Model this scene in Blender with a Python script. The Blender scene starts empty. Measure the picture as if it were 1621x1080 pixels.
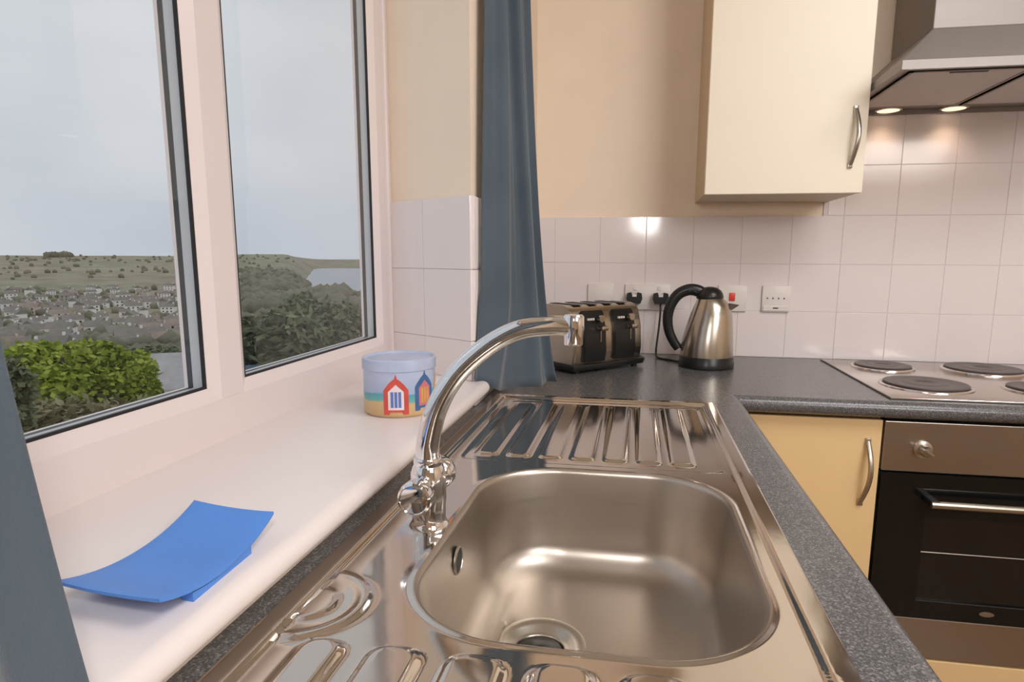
import bpy, bmesh, math, random
from mathutils import Vector, Matrix, noise
random.seed(7)
PI = math.pi
C = bpy.context.scene.collection
sc = bpy.context.scene
ZO = 0.91            # worktop height above the floor; everything below is written relative to the worktop

# ------------------------------------------------------------------ camera
cam_d = bpy.data.cameras.new('camera'); cam = bpy.data.objects.new('camera', cam_d); C.objects.link(cam)
F, YAW, PITCH, ROLL = 989.87, .1667, .1576, .0054
fwd = Vector((-math.sin(YAW)*math.cos(PITCH), math.cos(YAW)*math.cos(PITCH), -math.sin(PITCH)))
right = Vector((math.cos(YAW), math.sin(YAW), 0)); up = right.cross(fwd)
r2 = right*math.cos(ROLL) + up*math.sin(ROLL); u2 = -right*math.sin(ROLL) + up*math.cos(ROLL)
M = Matrix((r2, u2, -fwd)).transposed().to_4x4(); M.translation = Vector((.124, -2.1133, .3157))
cam.matrix_world = M
cam_d.sensor_width = 36; cam_d.lens = F/1621*36
cam_d.shift_x = -29.12/1621; cam_d.shift_y = 25.63/1621
cam_d.clip_start = .02; cam_d.clip_end = 12000
sc.camera = cam
sc.view_settings.view_transform = 'Standard'; sc.view_settings.look = 'None'
sc.view_settings.exposure = 0.0; sc.view_settings.gamma = 1
sc.view_settings.use_curve_mapping = False

# ------------------------------------------------------------------ world: bright overcast sky
w = bpy.data.worlds.new('World'); sc.world = w; w.use_nodes = True
nt = w.node_tree; nt.nodes.clear()
def N(t, k, **kw):
    n = t.nodes.new(k)
    for a, b in kw.items(): setattr(n, a, b)
    return n
wo = N(nt, 'ShaderNodeOutputWorld'); bg = N(nt, 'ShaderNodeBackground')
tc = N(nt, 'ShaderNodeTexCoord'); mp = N(nt, 'ShaderNodeMapping'); mp.inputs['Scale'].default_value = (1, 1, 2.2)
ns = N(nt, 'ShaderNodeTexNoise'); ns.inputs['Scale'].default_value = 1.7; ns.inputs['Detail'].default_value = 4
ns.inputs['Roughness'].default_value = .45
cr = N(nt, 'ShaderNodeValToRGB'); cr.color_ramp.elements[0].position = .33; cr.color_ramp.elements[1].position = .68
cr.color_ramp.elements[0].color = (.50, .535, .60, 1); cr.color_ramp.elements[1].color = (.70, .71, .74, 1)
nt.links.new(tc.outputs['Generated'], mp.inputs[0]); nt.links.new(mp.outputs[0], ns.inputs['Vector'])
nt.links.new(ns.outputs['Fac'], cr.inputs[0]); nt.links.new(cr.outputs[0], bg.inputs[0]); nt.links.new(bg.outputs[0], wo.inputs[0])
bg.inputs[1].default_value = 1.12

# ------------------------------------------------------------------ room lights
def area(name, loc, target, size, power, col, shape='SQUARE', size_y=None):
    d = bpy.data.lights.new(name, 'AREA'); d.energy = power; d.color = col; d.size = size; d.shape = shape
    if size_y: d.shape = 'RECTANGLE'; d.size_y = size_y
    o = bpy.data.objects.new(name, d); C.objects.link(o); o.location = loc
    o.rotation_euler = (Vector(target)-Vector(loc)).to_track_quat('-Z', 'Y').to_euler()
    return o
area('ceiling_lamp', (1.15, -1.45, 1.50), (1.1, -1.05, 0), 1.0, 27, (.98, .97, .97))
area('fill_light_near', (1.8, -3.2, 1.50), (1.2, -.9, .4), 1.1, 47, (.98, .97, .97))  # added fill light from the camera side, no real fitting
area('camera_flash', (.17, -2.2, .56), (.5, 0, .35), .10, 3.4, (1, .97, .95))

# ------------------------------------------------------------------ materials
def srgb(r, g, b):
    f = lambda c: (c/255)/12.92 if c/255 <= .04045 else ((c/255+.055)/1.055)**2.4
    return (f(r), f(g), f(b), 1)
MATS = {}
def mat(name, col, rough=.5, metal=0, bump=0, bscale=60, vary=0, vscale=8, spec=.5, coat=0, trans=0, ior=1.45, bdist=.002):
    m = bpy.data.materials.new(name); m.use_nodes = True; t = m.node_tree; p = t.nodes['Principled BSDF']
    p.inputs['Base Color'].default_value = col; p.inputs['Roughness'].default_value = rough; p.inputs['Metallic'].default_value = metal
    p.inputs['Specular IOR Level'].default_value = spec; p.inputs['Coat Weight'].default_value = coat; p.inputs['IOR'].default_value = ior
    p.inputs['Transmission Weight'].default_value = trans
    co = N(t, 'ShaderNodeTexCoord')
    if vary:
        n = N(t, 'ShaderNodeTexNoise'); n.inputs['Scale'].default_value = vscale; n.inputs['Detail'].default_value = 5
        t.links.new(co.outputs['Object'], n.inputs['Vector'])
        r = N(t, 'ShaderNodeValToRGB'); r.color_ramp.elements[0].position = .3; r.color_ramp.elements[1].position = .7
        r.color_ramp.elements[0].color = tuple(c*(1-vary) for c in col[:3])+(1,); r.color_ramp.elements[1].color = tuple(min(1, c*(1+vary)) for c in col[:3])+(1,)
        t.links.new(n.outputs['Fac'], r.inputs[0]); t.links.new(r.outputs[0], p.inputs['Base Color'])
    if bump:
        n = N(t, 'ShaderNodeTexNoise'); n.inputs['Scale'].default_value = bscale; n.inputs['Detail'].default_value = 3
        t.links.new(co.outputs['Object'], n.inputs['Vector'])
        b = N(t, 'ShaderNodeBump'); b.inputs['Strength'].default_value = bump; b.inputs['Distance'].default_value = bdist
        t.links.new(n.outputs['Fac'], b.inputs['Height']); t.links.new(b.outputs[0], p.inputs['Normal'])
    MATS[name] = m; return m
wall_m = mat('cream_paint', srgb(243, 225, 204), .75, bump=.15, bscale=90, vary=.02)
ceil_m = mat('ceiling_paint', (.82, .80, .76, 1), .8, bump=.1)
tile_m = mat('white_glazed_tile', srgb(232, 222, 220), .12, bump=.25, bscale=7, bdist=.003, spec=.5)
grout_m = mat('grout', srgb(222, 212, 208), .8, bump=.3, bscale=300)
upvc_m = mat('white_upvc', srgb(226, 214, 212), .28, vary=.015, vscale=5)
sill_m = mat('white_gloss_sill', srgb(230, 220, 217), .30, bump=.06, bscale=12)
gasket_m = mat('black_gasket', (.012, .012, .014, 1), .5, bump=.1)
spacer_m = mat('grey_spacer', (.55, .55, .56, 1), .4, metal=.2, bump=.1)
seal_m = mat('dark_grey_seal', (.045, .048, .05, 1), .5, bump=.1)
door_m = mat('cream_laminate', srgb(240, 227, 206), .42, vary=.01, vscale=3)
low_m = mat('cream_laminate_warm_bounce', srgb(232, 200, 150), .40, vary=.015, vscale=3)  # same cream as the upper door, warm bounce light tinted into the colour
carc_m = mat('beige_carcass', srgb(205, 184, 156), .5, vary=.02)
black_m = mat('black_plastic', (.012, .012, .012, 1), .30, bump=.05, bscale=200)
blackg_m = mat('black_glass', (.006, .006, .006, 1), .06, vary=.1)
ovenwin_m = mat('dark_oven_window', (.013, .011, .009, 1), .10, vary=.15)
chrome_m = mat('chrome', (.80, .80, .81, 1), .06, 1, vary=.02)
nickel_m = mat('brushed_nickel', (.50, .46, .40, 1), .30, 1, vary=.05)
white_m = mat('white_plastic', srgb(226, 217, 212), .35, vary=.01)
red_m = mat('red_rocker', (.75, .06, .03, 1), .35, vary=.05)
slot_m = mat('dark_slot', (.02, .02, .02, 1), .6, vary=.1)
plate_m = mat('hotplate_iron', (.11, .09, .085, 1), .42, metal=.3, vary=.15, vscale=20, bump=.2, bscale=80)
blue_m = mat('blue_glazed_dish', srgb(84, 138, 216), .5, vary=.04, vscale=14, bump=.12, bscale=80)
mesh_m = mat('hood_filter', (.62, .56, .53, 1), .6, metal=.1, bump=.6, bscale=500)

def steel(name, col, rough, sx, sy, sz, amt=.05, bump=.05):
    m = bpy.data.materials.new(name); m.use_nodes = True; t = m.node_tree; p = t.nodes['Principled BSDF']
    p.inputs['Base Color'].default_value = col; p.inputs['Metallic'].default_value = 1
    co = N(t, 'ShaderNodeTexCoord'); mp = N(t, 'ShaderNodeMapping'); mp.inputs['Scale'].default_value = (sx, sy, sz)
    n = N(t, 'ShaderNodeTexNoise'); n.inputs['Scale'].default_value = 1; n.inputs['Detail'].default_value = 4
    t.links.new(co.outputs['Object'], mp.inputs[0]); t.links.new(mp.outputs[0], n.inputs['Vector'])
    r = N(t, 'ShaderNodeMapRange'); r.inputs['To Min'].default_value = rough-amt; r.inputs['To Max'].default_value = rough+amt
    t.links.new(n.outputs['Fac'], r.inputs['Value']); t.links.new(r.outputs[0], p.inputs['Roughness'])
    b = N(t, 'ShaderNodeBump'); b.inputs['Strength'].default_value = bump; b.inputs['Distance'].default_value = .001
    t.links.new(n.outputs['Fac'], b.inputs['Height']); t.links.new(b.outputs[0], p.inputs['Normal'])
    MATS[name] = m; return m
deck_m = steel('polished_sink_steel', (.63, .575, .52, 1), .10, 14, 9, 14, .04, .25)
bowl_m = steel('satin_bowl_steel', (.50, .445, .39, 1), .36, 3, 3, 120, .05, .08)
inox_m = steel('brushed_inox', (.46, .41, .36, 1), .30, 3, 3, 300, .05, .05)
hood_m = steel('hood_steel', (.31, .275, .255, 1), .50, 3, 3, 300, .05, .04)
hood_m.node_tree.nodes['Principled BSDF'].inputs['Metallic'].default_value = .45
kett_m = steel('kettle_steel', (.52, .47, .40, 1), .24, 3, 3, 300, .04, .03)
hobst_m = steel('hob_steel', (.62, .56, .52, 1), .20, 200, 3, 3, .04, .04)

# speckled laminate
m = bpy.data.materials.new('speckled_grey_laminate'); m.use_nodes = True; t = m.node_tree; p = t.nodes['Principled BSDF']
co = N(t, 'ShaderNodeTexCoord'); v = N(t, 'ShaderNodeTexVoronoi'); v.inputs['Scale'].default_value = 600
n = N(t, 'ShaderNodeTexNoise'); n.inputs['Scale'].default_value = 420; n.inputs['Detail'].default_value = 2
t.links.new(co.outputs['Object'], v.inputs['Vector']); t.links.new(co.outputs['Object'], n.inputs['Vector'])
r1 = N(t, 'ShaderNodeValToRGB'); e = r1.color_ramp.elements
e[0].position = 0; e[0].color = (.03, .03, .034, 1); e[1].position = 1; e[1].color = (.34, .33, .33, 1)
x = e.new(.42); x.color = (.085, .084, .088, 1); x = e.new(.60); x.color = (.115, .112, .115, 1); x = e.new(.72); x.color = (.19, .185, .185, 1)
sep = N(t, 'ShaderNodeSeparateColor'); t.links.new(v.outputs['Color'], sep.inputs[0])
mx = N(t, 'ShaderNodeMath', operation='ADD'); ml = N(t, 'ShaderNodeMath', operation='MULTIPLY'); ml.inputs[1].default_value = .5
ml2 = N(t, 'ShaderNodeMath', operation='MULTIPLY'); ml2.inputs[1].default_value = .55
t.links.new(sep.outputs[0], ml.inputs[0]); t.links.new(n.outputs['Fac'], ml2.inputs[0]); t.links.new(ml.outputs[0], mx.inputs[0]); t.links.new(ml2.outputs[0], mx.inputs[1])
t.links.new(mx.outputs[0], r1.inputs[0]); t.links.new(r1.outputs[0], p.inputs['Base Color']); p.inputs['Roughness'].default_value = .26
p.inputs['Specular IOR Level'].default_value = .55
work_m = m
# floor
m = bpy.data.materials.new('warm_floor'); m.use_nodes = True; t = m.node_tree; p = t.nodes['Principled BSDF']
co = N(t, 'ShaderNodeTexCoord'); mp = N(t, 'ShaderNodeMapping'); mp.inputs['Scale'].default_value = (12, 1.2, 1)
n = N(t, 'ShaderNodeTexNoise'); n.inputs['Scale'].default_value = 3; n.inputs['Detail'].default_value = 6
r1 = N(t, 'ShaderNodeValToRGB'); r1.color_ramp.elements[0].color = (.17, .10, .05, 1); r1.color_ramp.elements[1].color = (.28, .17, .09, 1)
t.links.new(co.outputs['Object'], mp.inputs[0]); t.links.new(mp.outputs[0], n.inputs['Vector']); t.links.new(n.outputs['Fac'], r1.inputs[0]); t.links.new(r1.outputs[0], p.inputs['Base Color'])
p.inputs['Roughness'].default_value = .35; floor_m = m
# window glass: clear sheet with a plain fresnel reflection
m = bpy.data.materials.new('window_glass'); m.use_nodes = True; t = m.node_tree; t.nodes.clear()
o = N(t, 'ShaderNodeOutputMaterial'); tr = N(t, 'ShaderNodeBsdfTransparent'); gl = N(t, 'ShaderNodeBsdfGlossy'); gl.inputs['Roughness'].default_value = .02
tr.inputs[0].default_value = (.95, .96, .96, 1)
lw = N(t, 'ShaderNodeLayerWeight'); lw.inputs[0].default_value = .5
pw = N(t, 'ShaderNodeMath', operation='POWER'); pw.inputs[1].default_value = 4.5; fr = N(t, 'ShaderNodeMath', operation='MULTIPLY_ADD'); fr.inputs[1].default_value = .75; fr.inputs[2].default_value = .02
t.links.new(lw.outputs['Facing'], pw.inputs[0]); t.links.new(pw.outputs[0], fr.inputs[0]); mxs = N(t, 'ShaderNodeMixShader')
t.links.new(fr.outputs[0], mxs.inputs[0]); t.links.new(tr.outputs[0], mxs.inputs[1]); t.links.new(gl.outputs[0], mxs.inputs[2]); t.links.new(mxs.outputs[0], o.inputs[0])
glass_m = m
# curtain cloth
def cloth_mat(name, c0, c1):
    m = bpy.data.materials.new(name); m.use_nodes = True; t = m.node_tree; p = t.nodes['Principled BSDF']
    co = N(t, 'ShaderNodeTexCoord'); wv = N(t, 'ShaderNodeTexNoise'); wv.inputs['Scale'].default_value = 700
    n = N(t, 'ShaderNodeTexNoise'); n.inputs['Scale'].default_value = 6
    t.links.new(co.outputs['Object'], wv.inputs['Vector']); t.links.new(co.outputs['Object'], n.inputs['Vector'])
    r = N(t, 'ShaderNodeValToRGB'); r.color_ramp.elements[0].position = .3; r.color_ramp.elements[1].position = .7
    r.color_ramp.elements[0].color = c0; r.color_ramp.elements[1].color = c1
    t.links.new(n.outputs['Fac'], r.inputs[0]); t.links.new(r.outputs[0], p.inputs['Base Color'])
    b = N(t, 'ShaderNodeBump'); b.inputs['Strength'].default_value = .4; b.inputs['Distance'].default_value = .001
    t.links.new(wv.outputs['Fac'], b.inputs['Height']); t.links.new(b.outputs[0], p.inputs['Normal'])
    p.inputs['Roughness'].default_value = .75; p.inputs['Sheen Weight'].default_value = .25
    return m
curt_m = cloth_mat('slate_blue_cloth', srgb(66, 78, 88), srgb(77, 89, 101))

# ------------------------------------------------------------------ helpers
BASE = {}
def obj(name, bm, m=None, parent=None, smooth=False, recentre=True):
    me = bpy.data.meshes.new(name)
    o = bpy.data.objects.new(name, me)
    if parent is not None:
        Mi = BASE[parent.name].inverted()
        bmesh.ops.transform(bm, matrix=Mi, verts=bm.verts)
        o.parent = parent; BASE[o.name] = BASE[parent.name].copy()
    else:
        if recentre and len(bm.verts):
            xs = [v.co.x for v in bm.verts]; ys = [v.co.y for v in bm.verts]; zs = [v.co.z for v in bm.verts]
            c = Vector(((min(xs)+max(xs))/2, (min(ys)+max(ys))/2, min(zs)))
        else: c = Vector((0, 0, 0))
        bmesh.ops.translate(bm, vec=-c, verts=bm.verts); o.location = c; BASE[o.name] = Matrix.Translation(c)
    if smooth:
        for f in bm.faces: f.smooth = True
        for e in bm.edges:
            if len(e.link_faces) == 2 and e.calc_face_angle(0) > math.radians(38): e.smooth = False
    bm.to_mesh(me); bm.free()
    if m: me.materials.append(m)
    C.objects.link(o)
    return o
def tag(o, label=None, cat=None, group=None, kind=None):
    if label: o['label'] = label
    if cat: o['category'] = cat
    if group: o['group'] = group
    if kind: o['kind'] = kind
    return o
def thing(name, loc, label, cat, rotz=0, group=None):
    o = bpy.data.objects.new(name, None); C.objects.link(o); o.location = loc; o.rotation_euler = (0, 0, rotz); o.empty_display_size = .05
    BASE[o.name] = Matrix.Translation(Vector(loc)) @ Matrix.Rotation(rotz, 4, 'Z')
    return tag(o, label, cat, group)
def box(bm, x0, x1, y0, y1, z0, z1, bev=0, seg=2, mtx=None):
    r = bmesh.ops.create_cube(bm, size=1)
    vs = r['verts']
    for v in vs:
        v.co = Vector((x0+(v.co.x+.5)*(x1-x0), y0+(v.co.y+.5)*(y1-y0), z0+(v.co.z+.5)*(z1-z0)))
    if bev:
        es = list({e for v in vs for e in v.link_edges})
        q = bmesh.ops.bevel(bm, geom=es, offset=bev, segments=seg, profile=.5, affect='EDGES')
        vs = list({v for f in q['faces'] for v in f.verts} | {v for v in vs if v.is_valid})
    if mtx: bmesh.ops.transform(bm, matrix=mtx, verts=vs)
    return vs
def B(*a, **k):
    bm = bmesh.new(); box(bm, *a, **k); return bm
def lathe(bm, prof, n=48, c=(0, 0, 0), axis='Z', cap=True, mtx=None):
    rings = []
    for r, z in prof:
        ring = []
        for i in range(n):
            a = 2*PI*i/n
            p = Vector((r*math.cos(a), r*math.sin(a), z))
            if axis == 'Y': p = Vector((p.x, p.z, -p.y))
            if axis == 'X': p = Vector((p.z, p.y, -p.x))
            p += Vector(c)
            if mtx: p = mtx @ p
            ring.append(bm.verts.new(p))
        rings.append(ring)
    for a, b in zip(rings, rings[1:]):
        for i in range(n):
            bm.faces.new((a[i], a[(i+1) % n], b[(i+1) % n], b[i]))
    if cap:
        bm.faces.new(rings[0][::-1]); bm.faces.new(rings[-1])
    return bm
def spline(pts, n):
    P = [Vector(p) for p in pts]; P = [P[0]*2-P[1]]+P+[P[-1]*2-P[-2]]
    out = []
    for i in range(1, len(P)-2):
        for k in range(n):
            t = k/n; a, b, c, d = P[i-1], P[i], P[i+1], P[i+2]
            out.append(.5*((2*b)+(c-a)*t+(2*a-5*b+4*c-d)*t*t+(3*b-a-3*c+d)*t**3))
    out.append(P[-2]); return out
def tube(bm, pts, r, n=16, sy=1, rf=None, upv=None):
    pts = [Vector(p) for p in pts]; rings = []
    prev = None
    for i, p in enumerate(pts):
        t = (pts[min(i+1, len(pts)-1)]-pts[max(i-1, 0)]).normalized()
        if prev is None:
            a = Vector(upv) if upv else (Vector((0, 0, 1)) if abs(t.z) < .9 else Vector((1, 0, 0)))
            u = (a - t*a.dot(t)).normalized()
        else: u = (prev - t*prev.dot(t)).normalized()
        prev = u; v = t.cross(u)
        rr = rf(i/(len(pts)-1)) if rf else r
        rings.append([bm.verts.new(p+u*math.cos(2*PI*k/n)*rr+v*math.sin(2*PI*k/n)*rr*sy) for k in range(n)])
    for a, b in zip(rings, rings[1:]):
        for i in range(n): bm.faces.new((a[i], a[(i+1) % n], b[(i+1) % n], b[i]))
    bm.faces.new(rings[0][::-1]); bm.faces.new(rings[-1])
    return bm
def poly_prism(bm, pts, axis, a, b):
    # pts: 2-D outline; axis: extrusion axis
    def P(u, v, w): return {'X': (w, u, v), 'Y': (u, w, v), 'Z': (u, v, w)}[axis]
    A = [bm.verts.new(P(u, v, a)) for u, v in pts]; Bv = [bm.verts.new(P(u, v, b)) for u, v in pts]
    bm.faces.new(A); bm.faces.new(Bv[::-1])
    n = len(pts)
    for i in range(n): bm.faces.new((A[i], A[(i+1) % n], Bv[(i+1) % n], Bv[i]))
    bmesh.ops.recalc_face_normals(bm, faces=bm.faces)
    return bm
def copy_tree(o, parent=None):
    c = o.copy(); C.objects.link(c)
    if parent: c.parent = parent
    for ch in [q for q in bpy.data.objects if q.parent == o]: copy_tree(ch, c)
    return c
def struct(name, bm, m, **k): return tag(obj(name, bm, m, recentre=False, **k), kind='structure')

# ------------------------------------------------------------------ room shell
XW = -.215          # inner face of the window wall
RY = -.84           # reveal corner
SZ = .056           # sill top
FX = -.449          # inner face of window frame
WTOP = 1.22         # window head
YN, XR = -4.2, 2.9  # near wall, right wall
ZF, ZC = -.91, 1.55
struct('floor', B(XW, XR, YN, .0, ZF-.05, ZF), floor_m)
struct('ceiling', B(-.6, XR, YN, .1, ZC, ZC+.05), ceil_m)
wl = bmesh.new()
box(wl, -.54, XW, YN, 0.1, ZF, .026)                      # below the sill
box(wl, -.54, XW, YN, 0.1, WTOP, ZC)                      # head
poly_prism(wl, [(XW, RY), (XW, .1), (-.54, .1), (-.54, -.60), (FX-.044, -.70), (FX, -.70)], 'Z', .026, WTOP)   # right pier with its splayed reveal
poly_prism(wl, [(XW, -2.32), (-.54, -2.32), (-.54, YN), (XW, YN)], 'Z', .026, WTOP)
wall_left = struct('wall_left', wl, wall_m)
wall_back = struct('wall_back', B(-.54, XR, .007, .1, ZF, ZC), wall_m)
struct('wall_right', B(XR, XR+.05, YN, .1, ZF, ZC), wall_m)
struct('wall_near', B(-.54, XR, YN-.05, YN, ZF, ZC), wall_m)

# tiles of the back wall: one mesh shared by all whole tiles
T = .15
def tile_mesh(wd, ht, name):
    bm = bmesh.new(); box(bm, 0, wd-.0016, 0, .0065, 0, ht-.0016, .0006, 1)
    me = bpy.data.meshes.new(name); bm.to_mesh(me); bm.free(); me.materials.append(tile_m); return me
TM = tile_mesh(T, T, 'tile'); CUTM = {}
obj('grout', B(XW, 1.9, .0015, .0069, .0, .449), grout_m, wall_back)
obj('grout', B(.69, 1.9, .0015, .0069, .449, .77), grout_m, wall_back)
def put_tile(x0, x1, z0, parent=wall_back):
    wd = x1-x0
    if abs(wd-T) < .002: me = TM
    else:
        k = round(wd, 3); CUTM.setdefault(k, None)
        if CUTM[k] is None: CUTM[k] = tile_mesh(wd, T, 'cut_tile')
        me = CUTM[k]
    o = bpy.data.objects.new('tile', me); C.objects.link(o); o.parent = parent
    o.location = (x0+.0008, random.uniform(-.0002, .0002), z0+.0008)
    o.rotation_euler = (random.uniform(-.0012, .0012), 0, random.uniform(-.0025, .0025))
for r in range(5):
    for k in range(-2, 12):
        x0, x1 = k*T, (k+1)*T
        x0 = max(x0, XW+.001)
        if r >= 3:
            if x1 < .70: continue
            x0 = max(x0, .702)
        put_tile(x0, x1, r*T)
# reveal tiles (splayed plane from the corner to the frame)
rv0, rv1 = Vector((XW, RY, 0)), Vector((FX, -.70, 0))
dv = (rv1-rv0).normalized(); nv = Vector((dv.y, -dv.x, 0))
if nv.y > 0: nv = -nv
rt = (rv1-rv0).length
zt = .441
ang = math.atan2(-dv.y, -dv.x)
def reveal_tile(s0, s1, z0, z1, name='tile', mt=tile_m, th=.007, b=.0006):
    bm = bmesh.new(); box(bm, s0+.0004, s1-.0004, 0, th, z0+.0004, z1-.0004, b, 1) if b else box(bm, s0, s1, 0, th, z0, z1)
    mtx = Matrix(((dv.x, nv.x, 0, rv0.x), (dv.y, nv.y, 0, rv0.y), (0, 0, 1, 0), (0, 0, 0, 1)))
    bmesh.ops.transform(bm, matrix=mtx, verts=bm.verts); bmesh.ops.recalc_face_normals(bm, faces=bm.faces)
    return obj(name, bm, mt, wall_left)
for z0, z1 in ((SZ, .141), (.141, .291), (.291, .441)):
    reveal_tile(-.004, .146, z0, z1); reveal_tile(.146, rt-.004, z0, z1)
reveal_tile(0, rt-.002, SZ, .440, 'grout', grout_m, .004, 0)
# tiled strip on the wall beyond the reveal corner
obj('grout', B(XW, XW+.004, RY+.002, 0, .0, .44), grout_m, wall_left)
for z0 in (.0, .141, .291):
    for k in range(6):
        y0 = RY-.004+k*.15; y1 = min(y0+.15, -.002)
        z1 = {0: .141, .141: .291, .291: .441}[z0]
        if y1-y0 > .02: obj('tile', B(XW+.0005, XW+.007, y0+.001, y1-.001, z0+.001, z1-.001, .0012, 2), tile_m, wall_left, smooth=True)

# window sill board with rounded nosing
pr = [(FX-.03, .028), (FX-.03, SZ)]
for i in range(9):
    a = PI/2-i*PI/8; pr.append((-.192+.014*math.cos(a), .042+.014*math.sin(a)))
sb = bmesh.new()
poly_prism(sb, [(x, z) for x, z in pr], 'Y', -2.5, RY)
poly_prism(sb, [(XW-.002, RY), (FX-.03, RY), (FX-.03, -.70), (FX, -.70)], 'Z', .028, SZ)
sb2 = [(XW+.02, RY), (-.195, RY), (-.182, RY-.004)]
tag(obj('window_sill', sb, sill_m, smooth=True, recentre=False), 'long white bullnose window sill under the panes', 'window sill')
bpy.data.objects['window_sill']['kind'] = 'structure'

# window: frame, mullion, gaskets, spacers, glass
win = bpy.data.objects.new('window_1', None); C.objects.link(win); BASE[win.name] = Matrix(); win['kind'] = 'structure'
Y0, Y1 = -2.32, -.70
GZ0, GZ1 = .134, 1.14
panes = [(-2.24, -1.351), (-1.266, -.773)]
XB = -.492
def wpart(name, bm, m, **k): return obj(name, bm, m, win, **k)
bm = bmesh.new()
box(bm, XB, FX, Y0, Y1, SZ-.02, GZ0-.018)
wpart('bottom_rail', bm, upvc_m)
wpart('top_rail', B(XB, FX, Y0, Y1, GZ1+.018, WTOP), upvc_m)
wpart('jamb', B(XB, FX, panes[1][1]+.018, Y1, GZ0-.0178, GZ1+.0178), upvc_m)
wpart('jamb', B(XB, FX, Y0, panes[0][0]-.018, GZ0-.0178, GZ1+.0178), upvc_m)
wpart('mullion', B(XB, FX, panes[0][1]+.018, panes[1][0]-.018, GZ0-.0178, GZ1+.0178), upvc_m)
wpart('trim_bead', B(FX-.01, FX+.010, -.722, -.700, SZ, WTOP, .004, 3), upvc_m, smooth=True)
def ring(y0, y1, z0, z1, x0, x1, t, chamfer=0):
    """rectangular ring whose inner opening is y0..y1, z0..z1; t = outward width; chamfer moves the inner edge back in x"""
    bm = bmesh.new()
    def loop(x, o): return [bm.verts.new(p) for p in ((x, y0-o, z0-o), (x, y1+o, z0-o), (x, y1+o, z1+o), (x, y0-o, z1+o))]
    a = loop(x1, t); b = loop(x1-chamfer, 0); c = loop(x0, 0); d = loop(x0, t)
    for p, q in ((a, b), (b, c), (c, d), (d, a)):
        for i in range(4): bm.faces.new((p[i], p[(i+1) % 4], q[(i+1) % 4], q[i]))
    bmesh.ops.recalc_face_normals(bm, faces=bm.faces)
    return bm
for (a, b) in panes:
    wpart('glazing_bead', ring(a, b, GZ0, GZ1, -.462, FX, .0185, .009), upvc_m)
    wpart('gasket', ring(a+.0035, b-.0035, GZ0+.0035, GZ1-.0035, -.4625, -.4585, .0045), gasket_m)
    wpart('spacer_bar', ring(a+.001, b-.001, GZ0+.001, GZ1-.001, -.4785, -.4640, .004), spacer_m)
    wpart('outer_seal', ring(a+.001, b-.001, GZ0+.001, GZ1-.001, -.4865, -.4785, .004), seal_m)
    wpart('outer_bead', ring(a+.001, b-.001, GZ0+.001, GZ1-.001, -.4920, -.4865, .02), upvc_m)
    wpart('pane', B(-.4640, -.4620, a-.001, b+.001, GZ0-.001, GZ1+.001), glass_m)

# ------------------------------------------------------------------ worktop (L-shaped, one continuous piece)
WX, WY = .352, -.615
bm = bmesh.new()
for (x0, x1, y0, y1) in ((XW, -.105, -2.6, WY), (.272, WX, -2.6, WY), (-.105, .272, -1.20, WY), (-.105, .272, -2.6, -1.675), (XW, 1.9, WY, .0)):
    box(bm, x0, x1, y0, y1, -.038, 0)
hr = .019
def nose(n=12): return [(math.cos(PI/2-PI*i/n)*hr, -hr+math.sin(PI/2-PI*i/n)*hr) for i in range(n+1)]
poly_prism(bm, [(WX+a, b) for a, b in nose()], 'Y', -2.6, WY)
poly_prism(bm, [(WY-a, b) for a, b in nose()], 'X', WX, 1.9)
wt = tag(obj('worktop', bm, work_m, smooth=True), 'L-shaped speckled grey laminate worktop with rounded front edge', 'worktop')

# ------------------------------------------------------------------ sink
SX0, SX1, SY0, SY1 = -.190, .302, -2.05, -.730
def sst(a, b, x):
    t = max(0, min(1, (x-a)/(b-a))); return t*t*(3-2*t)
def rrect_sd(x, y, x0, x1, y0, y1, r):
    cx, cy = (x0+x1)/2, (y0+y1)/2; hx, hy = (x1-x0)/2-r, (y1-y0)/2-r
    qx, qy = abs(x-cx)-hx, abs(y-cy)-hy
    return math.hypot(max(qx, 0), max(qy, 0))+min(max(qx, qy), 0)-r
ribs = [(-.125+i*.0515, -.125+i*.0515+.036) for i in range(7)]
pads = [(-.137, -.098), (-.078, -.033), (-.014, .034), (.053, .103), (.122, .172), (.190, .240)]
def deck(x, y):
    d = min(x-SX0, SX1-x, SY1-y, y-SY0)
    z = .0008 + .0060*sst(0, .004, d) - .0045*sst(.022, .030, d)
    if y > -1.19:
        for a, b in ribs:
            s = rrect_sd(x, y, a, b, -1.168, -.800, .010)
            if s < .006: z += .0045*sst(.004, -.005, s)
        s = rrect_sd(x, y, -.142, .258, -1.195, -.782, .02)
        z -= .0015*sst(.006, -.004, s)
    if y < -1.60:
        for a, b in pads:
            s = rrect_sd(x, y, a, b, -2.0, -1.674, .018)
            if s < .006: z += .005*sst(.004, -.007, s)
    # curved pressing beside the near left corner of the bowl
    q = math.hypot(x+.165, (y+1.625)*1.0)
    if q < .07 and x > -.160: z += .0035*math.exp(-((q-.052)/.006)**2)
    if q < .045 and x > -.160: z += .0025*sst(.032, .024, q)
    return z
sink = thing('sink', ((SX0+SX1)/2, (SY0+SY1)/2, 0), 'stainless steel inset kitchen sink with ribbed drainer under the window', 'sink')
def grid(bm, x0, x1, y0, y1, st):
    nx, ny = round((x1-x0)/st), round((y1-y0)/st)
    V = [[bm.verts.new((x0+(x1-x0)*i/nx, y0+(y1-y0)*j/ny, deck(x0+(x1-x0)*i/nx, y0+(y1-y0)*j/ny))) for i in range(nx+1)] for j in range(ny+1)]
    for j in range(ny):
        for i in range(nx): bm.faces.new((V[j][i], V[j][i+1], V[j+1][i+1], V[j+1][i]))
BX0, BX1, BY0, BY1, BR = -.079, .250, -1.648, -1.222, .105
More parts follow.
